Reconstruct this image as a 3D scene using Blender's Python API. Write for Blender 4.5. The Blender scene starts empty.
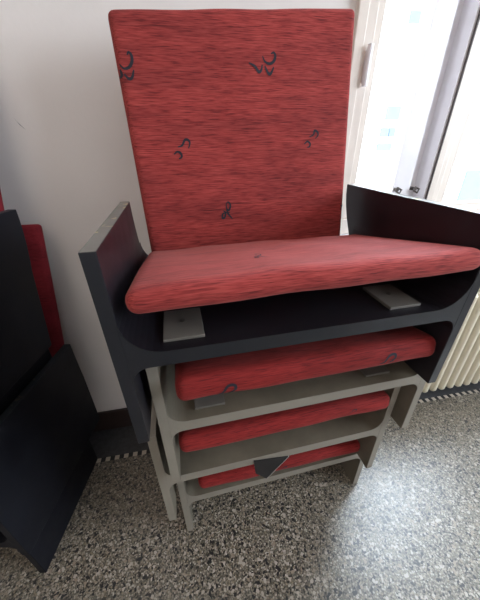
import bpy, bmesh, math, random
from mathutils import Vector, Matrix
from mathutils.bvhtree import BVHTree
random.seed(4)
col = bpy.context.scene.collection
R = math.radians

# ------------------------------------------------------------------ materials
def new_mat(name):
    m = bpy.data.materials.new(name); m.use_nodes = True
    nt = m.node_tree; b = nt.nodes['Principled BSDF']
    return m, nt, b

def N(nt, t, **kw):
    n = nt.nodes.new(t)
    for k, v in kw.items(): setattr(n, k, v)
    return n

def coords(nt, scale=(1, 1, 1), which='Object'):
    tc = N(nt, 'ShaderNodeTexCoord'); mp = N(nt, 'ShaderNodeMapping')
    mp.inputs['Scale'].default_value = scale
    nt.links.new(tc.outputs[which], mp.inputs['Vector'])
    return mp.outputs['Vector']

def noise(nt, vec, scale, detail=3, rough=.55):
    n = N(nt, 'ShaderNodeTexNoise')
    n.inputs['Scale'].default_value = scale; n.inputs['Detail'].default_value = detail
    n.inputs['Roughness'].default_value = rough
    nt.links.new(vec, n.inputs['Vector']); return n.outputs['Fac']

def ramp(nt, fac, stops, interp='LINEAR'):
    r = N(nt, 'ShaderNodeValToRGB'); cr = r.color_ramp; cr.interpolation = interp
    while len(cr.elements) < len(stops): cr.elements.new(.5)
    for e, (p, c) in zip(cr.elements, stops):
        e.position = p; e.color = (*c, 1) if len(c) == 3 else c
    nt.links.new(fac, r.inputs['Fac']); return r.outputs['Color']

def mix(nt, fac, a, b, mode='MIX'):
    m = N(nt, 'ShaderNodeMix', data_type='RGBA', blend_type=mode)
    for sock, v in ((m.inputs['Factor'], fac), (m.inputs['A'], a), (m.inputs['B'], b)):
        if isinstance(v, (int, float)): sock.default_value = v
        elif isinstance(v, tuple): sock.default_value = (*v, 1) if len(v) == 3 else v
        else: nt.links.new(v, sock)
    return m.outputs['Result']

def bump(nt, b, h, strength=.2, dist=.001):
    bp = N(nt, 'ShaderNodeBump'); bp.inputs['Strength'].default_value = strength
    bp.inputs['Distance'].default_value = dist
    nt.links.new(h, bp.inputs['Height']); nt.links.new(bp.outputs['Normal'], b.inputs['Normal'])

def mat_plain(name, c, rough=.5, var=.12, scale=14, spec=.5, metallic=0):
    m, nt, b = new_mat(name)
    f = noise(nt, coords(nt), scale, 4)
    lo = tuple(x * (1 - var) for x in c); hi = tuple(min(1, x * (1 + var)) for x in c)
    nt.links.new(ramp(nt, f, [(.3, lo), (.7, hi)]), b.inputs['Base Color'])
    b.inputs['Roughness'].default_value = rough; b.inputs['Specular IOR Level'].default_value = spec
    b.inputs['Metallic'].default_value = metallic
    return m

def mat_fabric(name, base, dark, light, sheen=.2):
    m, nt, b = new_mat(name)
    v1 = coords(nt, (12, 210, 210)); v2 = coords(nt, (30, 560, 560)); v3 = coords(nt, (4, 26, 26))
    f1 = noise(nt, v1, 1, 3, .6); f2 = noise(nt, v2, 1, 2, .6); f3 = noise(nt, v3, 1, 2)
    c = ramp(nt, f2, [(.30, dark), (.47, base), (.72, light)])
    s = ramp(nt, f1, [(.28, (.32, .27, .33)), (.43, (1, 1, 1))])
    c = mix(nt, .6, c, s, 'MULTIPLY')
    s3 = ramp(nt, f3, [(.35, (.58, .55, .60)), (.6, (1.0, 1.0, 1.0))])
    c = mix(nt, .6, c, s3, 'MULTIPLY')
    nt.links.new(c, b.inputs['Base Color'])
    b.inputs['Roughness'].default_value = .85
    b.inputs['Specular IOR Level'].default_value = .25
    b.inputs['Sheen Weight'].default_value = sheen
    b.inputs['Sheen Roughness'].default_value = .45
    b.inputs['Sheen Tint'].default_value = (1, .42, .38, 1)
    bump(nt, b, f2, .5, .0008)
    return m

def mat_wood(name, base, worn, tan, rough=.38, wear_top=True, edge=None):
    """stained or painted plywood; exposed upward faces scuffed"""
    m, nt, b = new_mat(name)
    v = coords(nt); f = noise(nt, v, 9, 5, .6)
    lo = tuple(x * .75 for x in base); hi = tuple(min(1, x * 1.25) for x in base)
    c = ramp(nt, f, [(.3, lo), (.7, hi)])
    if edge:    # the front edges of the boards carry a paler coat than their faces
        tn = N(nt, 'ShaderNodeTexCoord'); sn = N(nt, 'ShaderNodeSeparateXYZ')
        nt.links.new(tn.outputs['Normal'], sn.inputs['Vector'])
        ab = N(nt, 'ShaderNodeMath', operation='ABSOLUTE'); nt.links.new(sn.outputs['Y'], ab.inputs[0])
        c = mix(nt, ramp(nt, ab.outputs[0], [(.5, (0, 0, 0)), (.8, (1, 1, 1))]), c, edge)
    g = N(nt, 'ShaderNodeNewGeometry'); sx = N(nt, 'ShaderNodeSeparateXYZ')
    nt.links.new(g.outputs['Normal'], sx.inputs['Vector'])
    sz = N(nt, 'ShaderNodeSeparateXYZ'); nt.links.new(v, sz.inputs['Vector'])
    up = ramp(nt, sx.outputs['Z'], [(.80, (0, 0, 0)), (.93, (1, 1, 1))])
    hi_z = ramp(nt, sz.outputs['Z'], [(.09, (0, 0, 0)), (.12, (1, 1, 1))])
    k = mix(nt, 1.0, up, hi_z, 'MULTIPLY')
    if wear_top:
        c = mix(nt, k, c, worn)
        f2 = noise(nt, v, 42, 3)
        spots = ramp(nt, f2, [(.60, (0, 0, 0)), (.64, (1, 1, 1))])
        c = mix(nt, mix(nt, 1.0, spots, k, 'MULTIPLY'), c, tan)
    # fine scratches
    f3 = noise(nt, coords(nt, (160, 12, 60)), 1, 2)
    scr = ramp(nt, f3, [(.76, (0, 0, 0)), (.79, (.35, .35, .35))])
    c = mix(nt, scr, c, worn)
    nt.links.new(c, b.inputs['Base Color'])
    rr = ramp(nt, f, [(.3, (rough * .8,) * 3), (.7, (rough * 1.25,) * 3)])
    nt.links.new(rr, b.inputs['Roughness'])
    b.inputs['Specular IOR Level'].default_value = .5 if rough < .45 else .25
    bump(nt, b, f, .08, .001)
    return m

def mat_terrazzo():
    m, nt, b = new_mat('terrazzo')
    v = coords(nt)
    def vor(scale):
        n = N(nt, 'ShaderNodeTexVoronoi', feature='F1'); n.inputs['Scale'].default_value = scale
        nt.links.new(v, n.inputs['Vector']); return n
    a = vor(250); d = vor(150)
    def chan(n):
        s = N(nt, 'ShaderNodeSeparateColor'); nt.links.new(n.outputs['Color'], s.inputs['Color']); return s.outputs['Red']
    chips = ramp(nt, chan(a), [(0, (.035, .032, .028)), (.13, (.118, .108, .086)), (.34, (.19, .165, .13)),
                               (.58, (.27, .235, .19)), (.80, (.205, .17, .12)), (.90, (.34, .315, .265))], 'CONSTANT')
    big = ramp(nt, chan(d), [(0, (.012, .012, .014)), (.08, (.34, .30, .25)), (.13, (.23, .185, .14)), (.18, (0, 0, 0))], 'CONSTANT')
    bm_ = ramp(nt, chan(d), [(0, (1, 1, 1)), (.16, (0, 0, 0))], 'CONSTANT')
    cement = ramp(nt, a.outputs['Distance'], [(.42, (1, 1, 1)), (.62, (.55, .53, .5))])
    c = mix(nt, 1.0, chips, cement, 'MULTIPLY')
    c = mix(nt, bm_, c, big)
    nt.links.new(c, b.inputs['Base Color'])
    f = noise(nt, v, 5, 3)
    nt.links.new(ramp(nt, f, [(.3, (.33,) * 3), (.7, (.43,) * 3)]), b.inputs['Roughness'])
    b.inputs['Specular IOR Level'].default_value = .85
    return m

def mat_checker():
    m, nt, b = new_mat('mosaic_strip')
    n = N(nt, 'ShaderNodeTexChecker'); n.inputs['Scale'].default_value = 1 / .0170
    n.inputs['Color1'].default_value = (.50, .44, .36, 1); n.inputs['Color2'].default_value = (.02, .02, .022, 1)
    tc = N(nt, 'ShaderNodeTexCoord'); mp = N(nt, 'ShaderNodeMapping')
    mp.inputs['Location'].default_value = (0.0001, .003, .003); mp.inputs['Scale'].default_value = (1, 0, 0)
    nt.links.new(tc.outputs['Object'], mp.inputs['Vector']); nt.links.new(mp.outputs['Vector'], n.inputs['Vector'])
    nt.links.new(n.outputs['Color'], b.inputs['Base Color']); b.inputs['Roughness'].default_value = .35
    return m

def mat_wall():
    m, nt, b = new_mat('plaster_wall')
    v = coords(nt); f = noise(nt, v, 1.6, 4); g = noise(nt, v, 70, 4, .6)
    c = ramp(nt, f, [(.3, (.70, .655, .63)), (.7, (.76, .715, .69))])
    nt.links.new(c, b.inputs['Base Color']); b.inputs['Roughness'].default_value = .75
    mixh = mix(nt, .25, g, noise(nt, v, 9, 3)); bump(nt, b, mixh, .25, .002)
    return m

def mat_glass():
    m, nt, b = new_mat('window_glass')
    nt.nodes.remove(b); out = nt.nodes['Material Output']
    t = N(nt, 'ShaderNodeBsdfTransparent'); g = N(nt, 'ShaderNodeBsdfGlossy'); mx = N(nt, 'ShaderNodeMixShader')
    t.inputs['Color'].default_value = (.97, .985, 1, 1); g.inputs['Roughness'].default_value = .02
    mx.inputs['Fac'].default_value = .05
    nt.links.new(t.outputs[0], mx.inputs[1]); nt.links.new(g.outputs[0], mx.inputs[2]); nt.links.new(mx.outputs[0], out.inputs['Surface'])
    return m

RED = mat_fabric('red_woven_fabric', (.275, .033, .030), (.13, .014, .015), (.38, .062, .053))
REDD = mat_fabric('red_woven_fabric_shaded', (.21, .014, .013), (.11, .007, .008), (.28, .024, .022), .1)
REDW = mat_fabric('plain_red_fabric_shaded', (.17, .009, .016), (.13, .007, .012), (.20, .016, .024), .1)  # red made darker in the colour for the shadow on the left-edge chairs
INK = mat_plain('black_woven_motif', (.014, .011, .020), .8)
BLACK = mat_wood('black_stained_plywood', (.009, .008, .011), (.13, .12, .105), (.45, .34, .18), .36, edge=(.009, .0105, .015))
BLACK2 = mat_wood('dull_black_plywood', (.005, .0055, .009), (.018, .022, .026), (.06, .05, .04), .5)
GREY = mat_wood('grey_painted_plywood', (.125, .108, .081), (.22, .20, .17), (.26, .24, .20), .42, edge=(.215, .194, .160))
TABM = mat_plain('grey_beige_metal_plate', (.125, .117, .104), .4)
SCREW = mat_plain('screw_steel', (.12, .115, .105), .35, metallic=.8)
FLAP = mat_plain('black_plastic', (.008, .008, .010), .35)
FLAPE = mat_plain('pale_plastic_edge', (.30, .29, .27), .5)
WALL = mat_wall()
BASE = mat_plain('brown_baseboard_paint', (.030, .017, .015), .45)
BORDER = mat_plain('dark_terrazzo_border', (.050, .051, .055), .35, .3, 60)
FRAME = mat_plain('beige_window_paint', (.78, .70, .63), .4, .03)
WHITE = mat_plain('white_window_paint', (.86, .84, .88), .35, .03)
SEAL = mat_plain('dark_seal', (.06, .045, .04), .6)
RADM = mat_plain('cream_radiator_enamel', (.66, .60, .47), .3, .04)
CEIL = mat_plain('white_ceiling', (.7, .69, .67), .8, .03)
FACADE = mat_plain('pale_plaster_facade', (.86, .86, .85), .9, .03, 1)
FWIN = mat_plain('bluish_house_window', (.15, .20, .26), .6, .08, 3)
GLASS = mat_glass()

# ------------------------------------------------------------------ mesh helpers
def mesh_obj(name, bm, mats, parent=None, smooth=False, bevel=0, seg=2):
    bmesh.ops.recalc_face_normals(bm, faces=bm.faces)
    me = bpy.data.meshes.new(name); bm.to_mesh(me); bm.free()
    for m in (mats if isinstance(mats, (list, tuple)) else [mats]): me.materials.append(m)
    if smooth:
        for p in me.polygons: p.use_smooth = True
    o = bpy.data.objects.new(name, me); col.objects.link(o)
    if parent: o.parent = parent
    if bevel:
        b = o.modifiers.new('bevel', 'BEVEL'); b.width = bevel; b.segments = seg; b.limit_method = 'ANGLE'; b.angle_limit = R(50)
    return o

def add_box(bm, x0, x1, y0, y1, z0, z1, mi=0):
    vs = [bm.verts.new((x, y, z)) for x in (x0, x1) for y in (y0, y1) for z in (z0, z1)]
    for f in ((0, 1, 3, 2), (4, 6, 7, 5), (0, 4, 5, 1), (2, 3, 7, 6), (0, 2, 6, 4), (1, 5, 7, 3)):
        fc = bm.faces.new([vs[i] for i in f]); fc.material_index = mi

def box(name, *a, m, parent=None, bevel=.001):
    bm = bmesh.new(); add_box(bm, *a); return mesh_obj(name, bm, m, parent, bevel=bevel)

def add_prism(bm, pts, a0, a1, axis):
    """extrude a 2D polygon; axis 0: pts are (y,z) along x; axis 1: pts are (x,z) along y"""
    def P(p, a): return (a, p[0], p[1]) if axis == 0 else (p[0], a, p[1])
    A = [bm.verts.new(P(p, a0)) for p in pts]; B = [bm.verts.new(P(p, a1)) for p in pts]
    n = len(pts)
    bm.faces.new(A); bm.faces.new(B[::-1])
    for i in range(n): bm.faces.new((A[i], B[i], B[(i + 1) % n], A[(i + 1) % n]))

def add_tube(bm, pts, r, seg=10, sx=1.0):
    pts = [Vector(p) for p in pts]; rings = []
    for i, p in enumerate(pts):
        d = (pts[min(i + 1, len(pts) - 1)] - pts[max(i - 1, 0)]).normalized()
        up = Vector((0, 0, 1)) if abs(d.z) < .9 else Vector((0, 1, 0))
        u = d.cross(up).normalized(); v = u.cross(d)
        rings.append([bm.verts.new(p + u * math.cos(2 * math.pi * k / seg) * r * sx + v * math.sin(2 * math.pi * k / seg) * r) for k in range(seg)])
    for a, b in zip(rings, rings[1:]):
        for k in range(seg): bm.faces.new((a[k], a[(k + 1) % seg], b[(k + 1) % seg], b[k]))
    bm.faces.new(rings[0]); bm.faces.new(rings[-1][::-1])

def tag(o, label=None, cat=None, group=None, kind=None):
    if label: o['label'] = label
    if cat: o['category'] = cat
    if group: o['group'] = group
    if kind: o['kind'] = kind
    return o

def empty(name, loc=(0, 0, 0), rot=(0, 0, 0), parent=None):
    o = bpy.data.objects.new(name, None); o.empty_display_size = .1; col.objects.link(o)
    o.location = loc; o.rotation_euler = rot
    if parent: o.parent = parent
    return o

# ------------------------------------------------------------------ chair
W, T, AR, LG, PL = .6, .01877, .15223, .18863, .02524   # width, board, arm above shelf, leg below shelf top, shelf thickness

def frame_parts(root, mat, d_top, d_low, r_up, r_lo, ar=AR, lg=LG, d_right=None, d_leg=None, d_shelf=None):
    # side panels: one board each, arm above and leg below the shelf; rear edge spreads at the shelf
    for s in (0, 1):
        x0 = 0 if s == 0 else W - T
        if s and d_right: d_top = d_right
        prof = [(0, -lg), (0, ar), (d_top, ar)]
        for k in range(9):      # soft concave curve from the arm's rear edge to the shelf's rear edge
            a = k / 8; prof.append((d_top + (d_low - d_top) * a ** 1.6, ar - .008 - (ar - .02) * a))
        prof += [(d_leg or d_low, -lg)]
        bm = bmesh.new(); add_prism(bm, prof, x0, x0 + T, 0)
        mesh_obj('side_panel', bm, mat, root, bevel=.0012)
    # shelf with rounded coves above and below, running front to back between the panels
    p = []
    def arc(cx, cz, r, a0, a1, n=9):
        for k in range(n + 1):
            a = R(a0 + (a1 - a0) * k / n); p.append((cx + r * math.cos(a), cz + r * math.sin(a)))
    arc(T + r_up, r_up, r_up, 180, 270)
    arc(W - T - r_up, r_up, r_up, 270, 360)
    arc(W - T - r_lo, -PL - r_lo, r_lo, 0, 90)
    arc(T + r_lo, -PL - r_lo, r_lo, 90, 180)
    bm = bmesh.new(); add_prism(bm, p, 0, d_shelf or d_low, 1)
    o = mesh_obj('seat_shelf', bm, mat, root)
    return o

def plates(root, y0=.02, y1=.10):
    for x in (.069, .450):
        bm = bmesh.new(); add_box(bm, x, x + .061, y0, y1, 0.0002, .0055)
        pl = mesh_obj('mounting_plate', bm, TABM, root, bevel=.0008)
        bm = bmesh.new(); add_tube(bm, [(x + .03, y0 + .045, .005), (x + .03, y0 + .045, .0068)], .0042, 12)
        mesh_obj('screw', bm, SCREW, pl)

def pad(name, P, mats, parent, r=.018, marks=(), wob=.0015, seed=0, nx=40, ny=28, nz=6, crown=.004):
    """upholstered pad: rounded slab warped to eight corner points.
    P maps (u,v,w) in [0,1]^3 -> Vector ; sizes estimated for the corner rounding"""
    rnd = random.Random(seed)
    o0 = P(0, 0, 0); sx = (P(1, 0, 0) - o0).length; sy = (P(0, 1, 0) - o0).length; sz = (P(0, 0, 1) - o0).length
    bm = bmesh.new(); cache = {}
    ph = [rnd.uniform(0, 6) for _ in range(6)]
    def vert(i, j, k):
        key = (i, j, k)
        if key in cache: return cache[key]
        def remap(t, n): # denser near ends
            t = t / n; return .5 - .5 * math.cos(math.pi * t) * (1 - .12 * math.sin(math.pi * t))
        q = Vector((remap(i, nx) * sx, remap(j, ny) * sy, remap(k, nz) * sz))
        rr = min(r, sz * .48)
        c = Vector((min(max(q.x, rr), sx - rr), min(max(q.y, rr), sy - rr), min(max(q.z, rr), sz - rr)))
        d = q - c
        if d.length > 1e-9: q = c + d.normalized() * min(max(abs(d.x), abs(d.y), abs(d.z)) , rr)
        ux, uy = q.x / sx, q.y / sy
        b = crown * (math.sin(math.pi * min(max(ux, 0), 1)) * math.sin(math.pi * min(max(uy, 0), 1))) ** .5 * (1 if q.z > sz / 2 else -.3)
        w = wob * (math.sin(9 * ux + ph[0]) * math.sin(7 * uy + ph[1]) + .6 * math.sin(23 * ux + ph[2] + 4 * uy))
        u, v, ww = q.x / sx, q.y / sy, (q.z + b + w * (1 if q.z > sz / 2 else .6)) / sz
        yv = v + (wob * .7 * math.sin(17 * ux + ph[3])) / sy
        cache[key] = bm.verts.new(P(u, yv, ww)); return cache[key]
    def quad(*k):
        bm.faces.new([vert(*t) for t in k])
    for i in range(nx):
        for j in range(ny):
            for k in (0, nz): quad((i, j, k), (i + 1, j, k), (i + 1, j + 1, k), (i, j + 1, k))
    for i in range(nx):
        for k in range(nz):
            for j in (0, ny): quad((i, j, k), (i + 1, j, k), (i + 1, j, k + 1), (i, j, k + 1))
    for j in range(ny):
        for k in range(nz):
            for i in (0, nx): quad((i, j, k), (i, j + 1, k), (i, j + 1, k + 1), (i, j, k + 1))
    bmesh.ops.recalc_face_normals(bm, faces=bm.faces)
    for f in bm.faces: f.smooth = True
    if marks:
        tree = BVHTree.FromBMesh(bm)
        for origin_fn, direction, strokes, hw in marks:
            for st in strokes:
                # resample stroke smoothly
                pts = []
                st = [Vector(q) for q in st]
                for a in range(len(st) - 1):
                    p0 = st[max(a - 1, 0)]; p1 = st[a]; p2 = st[a + 1]; p3 = st[min(a + 2, len(st) - 1)]
                    for k in range(6):
                        t = k / 6
                        pts.append(.5 * ((2 * p1) + (p2 - p0) * t + (2 * p0 - 5 * p1 + 4 * p2 - p3) * t * t + (3 * p1 - p0 - 3 * p2 + p3) * t ** 3))
                pts.append(st[-1]); prev = None
                for k, q in enumerate(pts):
                    d = (pts[min(k + 1, len(pts) - 1)] - pts[max(k - 1, 0)])
                    if d.length < 1e-9: continue
                    d.normalize(); nrm = Vector((-d.y, d.x))
                    h = hw * (.35 + .75 * math.sin(math.pi * (k + .8) / (len(pts) + .6)))
                    row = []
                    for s in (-1, 0, 1):
                        hit = tree.ray_cast(origin_fn(q + nrm * h * s), direction)
                        if hit[0] is None: row = None; break
                        row.append(hit[0] - direction * .0011)
                    if row is None: prev = None; continue
                    row = [bm.verts.new(x) for x in row]
                    if prev:
                        for s in (0, 1):
                            f = bm.faces.new((prev[s], prev[s + 1], row[s + 1], row[s])); f.material_index = 1
                    prev = row
    me = bpy.data.meshes.new(name); bm.to_mesh(me); bm.free()
    for m in mats: me.materials.append(m)
    o = bpy.data.objects.new(name, me); col.objects.link(o); o.parent = parent
    return o

def tri(corn):
    """trilinear map; corn[(a,b,c)]"""
    def P(u, v, w):
        s = Vector((0, 0, 0))
        for a in (0, 1):
            for b in (0, 1):
                for c in (0, 1):
                    s += corn[(a, b, c)] * ((u if a else 1 - u) * (v if b else 1 - v) * (w if c else 1 - w))
        return s
    return P

# woven motifs, in centimetre-like units: x right, y up
def st(zoom, cx, cy, *strokes):
    k = .00202 / zoom
    return [[((x - cx) * k, -(y - cy) * k) for x, y in s] for s in strokes]
M_TRIPLE = st(3.43, 150, 120, [(152, 98), (160, 113), (178, 119), (194, 111), (200, 96), (194, 86), (184, 90)],
              [(160, 126), (172, 146), (182, 148), (194, 128)], [(100, 119), (122, 128), (136, 144), (146, 138), (150, 122)])
M_EDGE = st(4, 112, 112, [(84, 108), (98, 121), (118, 116), (132, 98), (133, 78), (124, 69), (117, 78)],
            [(96, 138), (110, 153), (124, 148), (134, 124)], [(82, 124), (86, 142), (76, 150)])
M_PAIR = st(4, 332, 440, [(312, 434), (332, 428), (346, 408), (360, 408), (366, 420), (358, 440)],
            [(293, 462), (308, 452), (322, 458), (325, 472), (312, 480)])
M_PAIR2 = st(3.43, 318, 385, [(308, 376), (326, 368), (330, 354), (344, 360), (345, 372), (334, 382)],
             [(286, 402), (300, 392), (312, 400), (310, 410), (300, 413)])
M_LOOP = st(3, 85, 97, [(84, 72), (92, 68), (99, 80), (92, 96), (84, 88), (84, 72)], [(84, 90), (88, 106), (104, 126)],
            [(70, 96), (79, 102), (76, 118), (67, 122), (70, 106), (96, 103)])
M_HALF = st(3, 410, 80, [(404, 72), (413, 78), (406, 92)], [(414, 68), (420, 82)])
M_CURL = st(4.8, 118, 280, [(78, 299), (100, 294), (118, 268), (134, 261), (148, 266), (150, 280), (138, 294), (120, 301)])

def seat_pad(root, x0, x1, yf, zf, th, length, drop_l, drop_r, mat, marks=(), seed=0, r=.019):
    """zf: height of the front bottom edge (left, right); slopes down to the rear by drop"""
    c = {}
    for a, x in ((0, x0), (1, x1)):
        z0 = zf[a]; dr = (drop_l, drop_r)[a]
        ang = math.asin(dr / length); n = Vector((0, math.sin(ang), math.cos(ang)))
        f = Vector((x, yf, z0)); b = Vector((x, yf + length * math.cos(ang), z0 - dr))
        c[(a, 0, 0)] = f; c[(a, 1, 0)] = b; c[(a, 0, 1)] = f + n * th; c[(a, 1, 1)] = b + n * th
    return pad('seat_cushion', tri(c), [mat, INK], root, r, marks, seed=seed)

def back_pad(root, BL, BR, TL, TR, th, mat, marks=(), seed=0):
    BL, BR, TL, TR = map(Vector, (BL, BR, TL, TR))
    n = (BR - BL).cross(TL - BL).normalized()       # front normal, towards -y
    if n.y > 0: n = -n
    c = {}
    for a, (lo, hi) in ((0, (BL, TL)), (1, (BR, TR))):
        c[(a, 0, 1)] = lo; c[(a, 1, 1)] = hi; c[(a, 0, 0)] = lo - n * th; c[(a, 1, 0)] = hi - n * th
    return pad('backrest', tri(c), [mat, INK], root, .013, marks, seed=seed, ny=40, crown=.0015, wob=.0008)

YD, ZD = Vector((0, 1, 0)), Vector((0, 0, -1))
def on_front(cx, cz): return lambda q: Vector((cx + q[0], -.4, cz + q[1]))
def on_top(cx, cy): return lambda q: Vector((cx + q[0], cy + q[1] * 1.3, .4))

FZ = .80456 + .0001      # fitted floor offset
spots = [((0, 0, 0), .21536, -.01873 * -1), ((.02029, .04889, -.2053), .21536 - .00188, 0),
         ((-.01826, .06534, -.41546), .21536 + .00339, 0), ((-.00100, .12023, -.61592), .21536 + .010, 0)]

# ---- chair on top of the stack
def chair(i):
    (x, y, z), yaw, tilt = spots[i]
    return empty('armchair', (x, y, z + FZ), (tilt, 0, yaw))

c0 = chair(0)
tag(c0, 'dark-stained wide armchair with red back and seat, topmost of the stack', 'chair', 'stacked low armchairs in the middle')
frame_parts(c0, BLACK, .312, .360, .055, .027, d_right=.418, d_shelf=.350)
plates(c0)
seat_pad(c0, .033, .580, -.010, (.067, .072), .036, .345, .066, .070, RED, marks=[
    (on_top(.239, .115), ZD, [[(x * .8, y * .9) for x, y in s] for s in M_LOOP], .0009),
    (on_top(.49, .27), ZD, [[(x * .8, y * .9) for x, y in s] for s in M_PAIR2], .0008)], seed=1)
back_pad(c0, (.0392, .348, .008), (.5500, .350, .012), (.0265, .432, .477), (.5440, .434, .509), .027, RED, marks=[
    (on_front(.050, .389), YD, M_EDGE, .0026), (on_front(.327, .401), YD, M_TRIPLE, .0026),
    (on_front(.140, .245), YD, M_PAIR, .0023), (on_front(.447, .260), YD, M_PAIR2, .0020),
    (on_front(.231, .111), YD, M_LOOP, .0020), (on_front(.541, .103), YD, M_HALF, .0014)], seed=2)

# ---- three grey chairs below
LAB = ['grey-painted low armchair directly beneath the dark one, second from the top',
       'grey-painted low armchair, third down the stack, black flap on its shelf edge',
       'grey-painted low armchair standing on the floor, lowest of the stack']
PADS = [(.043, .5545, -.034, (.081, .080), .047, .350, .060, .060),
        (.0595, .578, -.015, (.088, .090), .043, .330, .065, .065),
        (.056, .5550, -.018, (.046, .034), .040, .320, .040, .030)]
for k in range(3):
    c = chair(k + 1)
    tag(c, LAB[k], 'chair', 'stacked low armchairs in the middle')
    frame_parts(c, GREY, .312, .36, .034, .024)
    if k == 0: plates(c, .022, .07)
    x0, x1, yf, zf, th, ln, dl, dr = PADS[k]
    if k == 0:
        mk = [(on_front(.440, .101), YD, [[(x * 1.1, y * 1.0) for x, y in s] for s in M_CURL], .0026), (on_front(.128, .096), YD, [[(x * 1.1, y * 1.1) for x, y in s] for s in M_CURL], .0027)]
    elif k == 1: mk = [(on_front(.47, .112), YD, [[(x * .6, y * .4) for x, y in s] for s in M_CURL], .001)]
    else: mk = [(on_front(.30, .06), YD, [[(x * .6, y * .4) for x, y in s] for s in M_CURL], .0012)]
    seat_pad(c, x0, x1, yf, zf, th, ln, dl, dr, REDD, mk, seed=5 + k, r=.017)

# black triangular flap on the front edge of the third shelf
(x, y, z), yaw, _ = spots[2]
fl = empty('corner_flap', (x, y, z + FZ), (0, 0, yaw))
tag(fl, 'small black triangular flap hanging from the third shelf edge of the stack', 'flap')
bm = bmesh.new(); add_prism(bm, [(.226, -.008), (.318, -.023), (.262, -.098), (.232, -.062)], -.0035, -.0008, 1); mesh_obj('panel', bm, FLAP, fl, bevel=.0005)
bm = bmesh.new(); add_tube(bm, [(.319, -.0022, -.023), (.262, -.0022, -.099)], .0016, 8); mesh_obj('rim', bm, FLAPE, fl)

# ---- black chairs at the left edge
def side_chair(x, y, z, yaw, label, d, ar, back, seed, d_leg=None, d_top=None):
    c = empty('armchair', (x, y, z), (0, 0, yaw))
    tag(c, label, 'chair', 'black armchairs stacked at the left edge')
    frame_parts(c, BLACK2, d_top or d - .004, d, .04, .025, ar=ar, d_leg=d_leg, d_shelf=d_leg)
    seat_pad(c, .070, .525, .0, (.05, .05), .036, .31, .045, .045, REDW, seed=seed)
    if back: back_pad(c, *back, .02, REDW, seed=seed + 1)
    return c
STEP = .2035
side_chair(-.990, .030, LG + .0002, 0, 'black wide armchair at left edge, lowest one, standing on the terrazzo floor', .33, AR, None, 11)
side_chair(-.940, .000, LG + STEP, 0, 'black wide armchair at left edge, second from floor, red back against wall', .385, AR,
           ((.06, .365, .03), (.550, .387, .03), (.06, .372, .488), (.584, .452, .494)), 21)
side_chair(-.974, .008, LG + 2 * STEP, 0, 'black wide armchair at left edge, third from floor, recessed between its neighbours', .33, AR, None, 31)
side_chair(-.930, .000, LG + 3 * STEP - .010, 0, 'black wide armchair at left edge, topmost one of that stack', .338, AR,
           ((.06, .350, .03), (.535, .362, .03), (.06, .368, .47), (.562, .460, .478)), 41, .303, .362)

# ------------------------------------------------------------------ room
TH = R(10.42)
def S(o): return tag(o, kind='structure')
def wall_space(o):
    o.location = (0, .573, 0); o.rotation_euler = (0, 0, TH); return o
WS0, WS1, WH = -2.1, 3.0, 3.0
O0, O1, OZ0, OZ1 = .50, 1.80, .79, 2.46
bm = bmesh.new()
ww = .16
add_box(bm, WS0, O0, 0, ww, 0, WH); add_box(bm, O1, WS1, 0, ww, 0, WH)
add_box(bm, O0, O1, 0, ww, 0, OZ0); add_box(bm, O0, O1, 0, ww, OZ1, WH)
wall_space(S(mesh_obj('wall_back', bm, WALL)))
FR = -3.2
wall_space(S(box('wall_left', WS0 - .12, WS0, FR, ww, 0, WH, m=WALL, bevel=0)))
bm = bmesh.new()
for a in ((FR, -2.5, 0, WH), (-.7, ww, 0, WH), (-2.5, -.7, 0, .8), (-2.5, -.7, 2.5, WH)): add_box(bm, WS1, WS1 + .12, *a)
wall_space(S(mesh_obj('wall_right', bm, WALL)))
w2 = wall_space(S(empty('unseen_window')))  # unseen window, added to account for light on the grey chairs' front edges
bm = bmesh.new()
for a in ((-2.5, -2.44, .8, 2.5), (-.76, -.7, .8, 2.5), (-1.63, -1.57, .8, 2.5), (-2.44, -.76, .8, .86), (-2.44, -.76, 2.44, 2.5)): add_box(bm, WS1 + .02, WS1 + .07, *a)
fr2 = mesh_obj('window_frame', bm, FRAME, w2, bevel=.003)
for a in ((-2.44, -1.63), (-1.57, -.76)):
    bm = bmesh.new(); add_box(bm, WS1 + .04, WS1 + .045, *a, .86, 2.44); mesh_obj('pane', bm, GLASS, fr2)
wall_space(S(box('wall_front', WS0 - .12, WS1 + .12, FR - .12, FR, 0, WH, m=WALL, bevel=0)))
wall_space(S(box('ceiling', WS0 - .12, WS1 + .12, FR - .12, ww, WH, WH + .1, m=CEIL, bevel=0)))
wall_space(S(box('floor', WS0 - .12, WS1 + .12, FR - .12, ww, -.1, 0, m=mat_terrazzo(), bevel=0)))
# dark border and mosaic strip inlaid in the floor along the wall
wall_space(S(box('trim_1', WS0, WS1, -.139, 0, .0, .0008, m=BORDER, bevel=0)))
wall_space(S(box('trim_2', WS0, WS1, -.1555, -.139, .0, .0009, m=mat_checker(), bevel=0)))
wall_space(S(box('baseboard_back', WS0, WS1, -.012, -.0002, .0008, .104, m=BASE, bevel=.002)))

# scuff on the wall
bm = bmesh.new(); add_prism(bm, [(-.369, 1.130), (-.363, 1.120), (-.350, 1.103), (-.360, 1.114)], -.0006, 0, 1)
wall_space(S(mesh_obj('trim_3', bm, mat_plain('grey_scuff', (.13, .12, .13), .7))))

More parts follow.
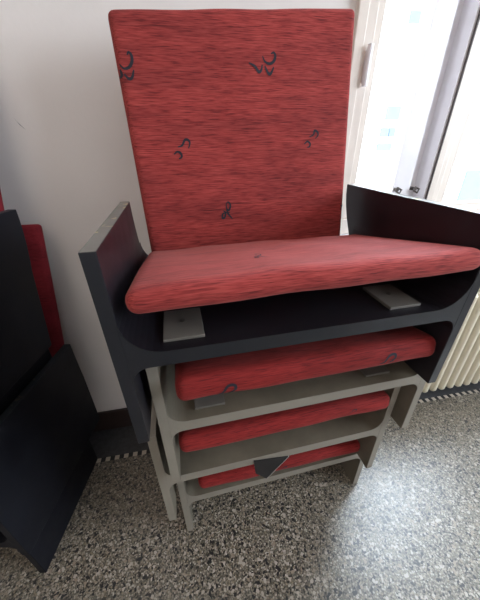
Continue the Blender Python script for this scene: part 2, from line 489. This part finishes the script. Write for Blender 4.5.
# window
win = wall_space(S(empty('window_1')))
bm = bmesh.new()
ZB, ZT = .79, 2.46
add_box(bm, .487, .516, -.016, .05, ZB, ZT); add_box(bm, .516, .545, -.010, .05, ZB + .05, ZT - .05); add_box(bm, .545, .570, .000, .05, ZB + .05, ZT - .05)
add_box(bm, 1.784, 1.813, -.016, .05, ZB, ZT); add_box(bm, 1.755, 1.784, -.002, .05, ZB + .05, ZT - .05)
add_box(bm, .516, 1.784, -.016, .05, ZT - .05, ZT)
add_box(bm, .516, 1.784, -.016, .05, ZB, ZB + .05)
add_box(bm, .836, .862, -.020, .05, ZB + .05, ZT - .05); add_box(bm, .862, .888, -.010, .05, ZB + .05, ZT - .05); add_box(bm, .888, .920, .004, .05, ZB + .05, ZT - .05)
mesh_obj('window_frame', bm, FRAME, win, bevel=.0025)
def sash(x0, x1, z0, z1, wl, wr, mat, n0, n1):
    bm = bmesh.new()
    if wl: add_box(bm, x0, x0 + wl, n0, n1, z0, z1)
    if wr: add_box(bm, x1 - wr, x1, n0, n1, z0, z1)
    add_box(bm, x0 + wl, x1 - wr, n0, n1, z0, z0 + .03); add_box(bm, x0 + wl, x1 - wr, n0, n1, z1 - .03, z1)
    s = mesh_obj('sash', bm, mat, win, bevel=.002)
    bm = bmesh.new(); add_box(bm, x0 + wl, x1 - wr, (n0 + n1) / 2 - .002, (n0 + n1) / 2 + .002, z0 + .03, z1 - .03)
    mesh_obj('pane', bm, GLASS, s); return s
s1 = sash(.570, .777, ZB + .05, ZT - .05, .0, .067, WHITE, .000, .035)
s2 = sash(.920, 1.755, ZB + .05, ZT - .05, .012, .03, FRAME, .006, .036)
bm = bmesh.new(); add_box(bm, .777, .829, .040, .070, ZB + .05, ZT - .05); add_box(bm, .795, .808, .030, .040, ZB + .05, ZT - .05); add_box(bm, .829, .8358, -.014, .07, ZB + .05, ZT - .05)
mesh_obj('inner_post', bm, WHITE, win, bevel=.002)
bm = bmesh.new(); add_box(bm, .8330, .8362, -.0215, -.016, ZB + .05, ZT - .05)
add_box(bm, .8608, .8632, -.0105, -.006, ZB + .05, ZT - .05)
mesh_obj('seal', bm, SEAL, win)
for z in (1.20, 2.0):
    bm = bmesh.new(); add_tube(bm, [(.531, -.022, z), (.531, -.022, z + .088)], .0075, 12); add_box(bm, .526, .536, -.022, -.008, z + .01, z + .078)
    mesh_obj('hinge', bm, WHITE, win, smooth=False, bevel=.001)
for x in (.722, .790):
    bm = bmesh.new(); add_tube(bm, [(x - .008, -.012, .923), (x + .004, -.018, .916), (x + .012, -.014, .926), (x + .006, .0, .932)], .003, 8)
    add_box(bm, x - .006, x + .006, -.01, .002 if x < .75 else .04, .922, .932)
    mesh_obj('window_catch', bm, SEAL, win)
bm = bmesh.new(); add_box(bm, .46, 1.84, -.05, .10, .765, .7895)
wall_space(S(mesh_obj('trim_4', bm, WHITE, bevel=.004)))

# radiator under the window
rad = wall_space(empty('radiator'))
tag(rad, 'cream column radiator under the window behind the stack of chairs', 'radiator')
for k in range(15):
    x = .925 + k * .0455
    bm = bmesh.new()
    for n in (-.135, -.075):
        add_tube(bm, [(x, n, .060), (x, n, .066), (x, n, .545), (x, n, .552)], .0155, 14)
        add_tube(bm, [(x, n, .053), (x, n, .062)], .011, 14); add_tube(bm, [(x, n, .550), (x, n, .559)], .011, 14)
    add_tube(bm, [(x, -.135, .53), (x, -.075, .53)], .012, 10); add_tube(bm, [(x, -.135, .085), (x, -.075, .085)], .012, 10)
    mesh_obj('radiator_section', bm, RADM, rad, smooth=True)
for z in (.53, .085):
    bm = bmesh.new(); add_tube(bm, [(.92, -.105, z), (1.575, -.105, z)], .011)
    mesh_obj('header_pipe', bm, RADM, rad)
for x in (1.03, 1.44):
    for z in (.50, .12):
        box('wall_bracket', x - .006, x + .006, -.12, -.0005, z - .008, z + .008, m=RADM, parent=rad)

# outside: pale house across the street
bld = wall_space(empty('building'))
tag(bld, 'pale house facade with bluish windows seen through the window', 'building')
bm = bmesh.new(); add_box(bm, -6, 30, 8, 9, -9, 14); mesh_obj('facade', bm, FACADE, bld)
def fwin(x0, x1, z0, z1):
    bm = bmesh.new(); add_box(bm, x0, x1, 7.95, 7.999, z0, z1); mesh_obj('house_window', bm, FWIN, bld)
fwin(6.18, 6.63, 1.79, 2.12); fwin(6.11, 6.36, 1.34, 1.58); fwin(6.40, 6.60, 1.34, 1.58); fwin(6.08, 6.58, .96, 1.16); fwin(6.31, 6.61, 3.93, 4.17)
for x in (9.75, 12.6, 15.4): fwin(x, x + 1.3, .5, 1.65); fwin(x, x + 1.3, -.8, .3); fwin(x, x + 1.3, 3.4, 5.2)

# ------------------------------------------------------------------ light
w = bpy.data.worlds.new('World'); bpy.context.scene.world = w; w.use_nodes = True
bg = w.node_tree.nodes['Background']; bg.inputs['Color'].default_value = (.84, .92, 1, 1); bg.inputs['Strength'].default_value = 6.5

def area(name, loc, size, energy, color, look, portal=False):
    l = bpy.data.lights.new(name, 'AREA'); l.shape = 'RECTANGLE'; l.size, l.size_y = size
    l.energy = energy; l.color = color
    o = bpy.data.objects.new(name, l); col.objects.link(o); o.location = loc
    o.rotation_euler = (Vector(look) - Vector(loc)).to_track_quat('-Z', 'Y').to_euler()
    if portal: l.cycles.is_portal = True
    return o
d = Vector((math.cos(TH), math.sin(TH), 0)); n = Vector((-d.y, d.x, 0)); A = Vector((0, .573, 0))
def ws(s, nn, z): return A + d * s + n * nn + Vector((0, 0, z))
area('window_portal', ws(1.15, .10, 1.62), (1.35, 1.7), 1, (1, 1, 1), ws(1.15, -1, 1.62), portal=True)
area('sky_light', ws(2.3, 2.2, 4.2), (4.2, 3.2), 1250, (.76, .88, 1), ws(1.0, -.6, .4))
area('side_window_portal', ws(WS1 + .10, -1.6, 1.65), (1.7, 1.8), 1, (1, 1, 1), ws(0, -1.6, 1.65), portal=True)
area('side_light', ws(4.4, -2.3, 2.1), (2.4, 1.8), 230, (.88, .94, 1), ws(.6, -.2, .5))  # added outside the unseen window to brighten the chair fronts
area('fill_light', (-.5, -1.6, 2.68), (1.6, 1.6), 18, (1, .88, .76), (-.4, -1.3, 0))  # warm indoor fill added out of view, not an actual ceiling fixture

# ------------------------------------------------------------------ camera
cam = bpy.data.cameras.new('Camera'); co = bpy.data.objects.new('Camera', cam); col.objects.link(co)
th, roll = .49944, -.01708
fw = Vector((0, math.cos(th), -math.sin(th))); r = Vector((1, 0, 0)); u = r.cross(fw)
r2 = r * math.cos(roll) + u * math.sin(roll); u2 = -r * math.sin(roll) + u * math.cos(roll)
M = Matrix((r2, u2, -fw)).transposed().to_4x4(); M.translation = Vector((.17635, -.29075, .24748 + FZ))
co.matrix_world = M
cam.sensor_fit = 'VERTICAL'; cam.sensor_height = 24; cam.lens = 274.905 / 600 * 24
cam.clip_start = .01
sc = bpy.context.scene; sc.camera = co
sc.view_settings.view_transform = 'Standard'; sc.view_settings.look = 'None'
sc.view_settings.exposure = 0; sc.view_settings.gamma = 1
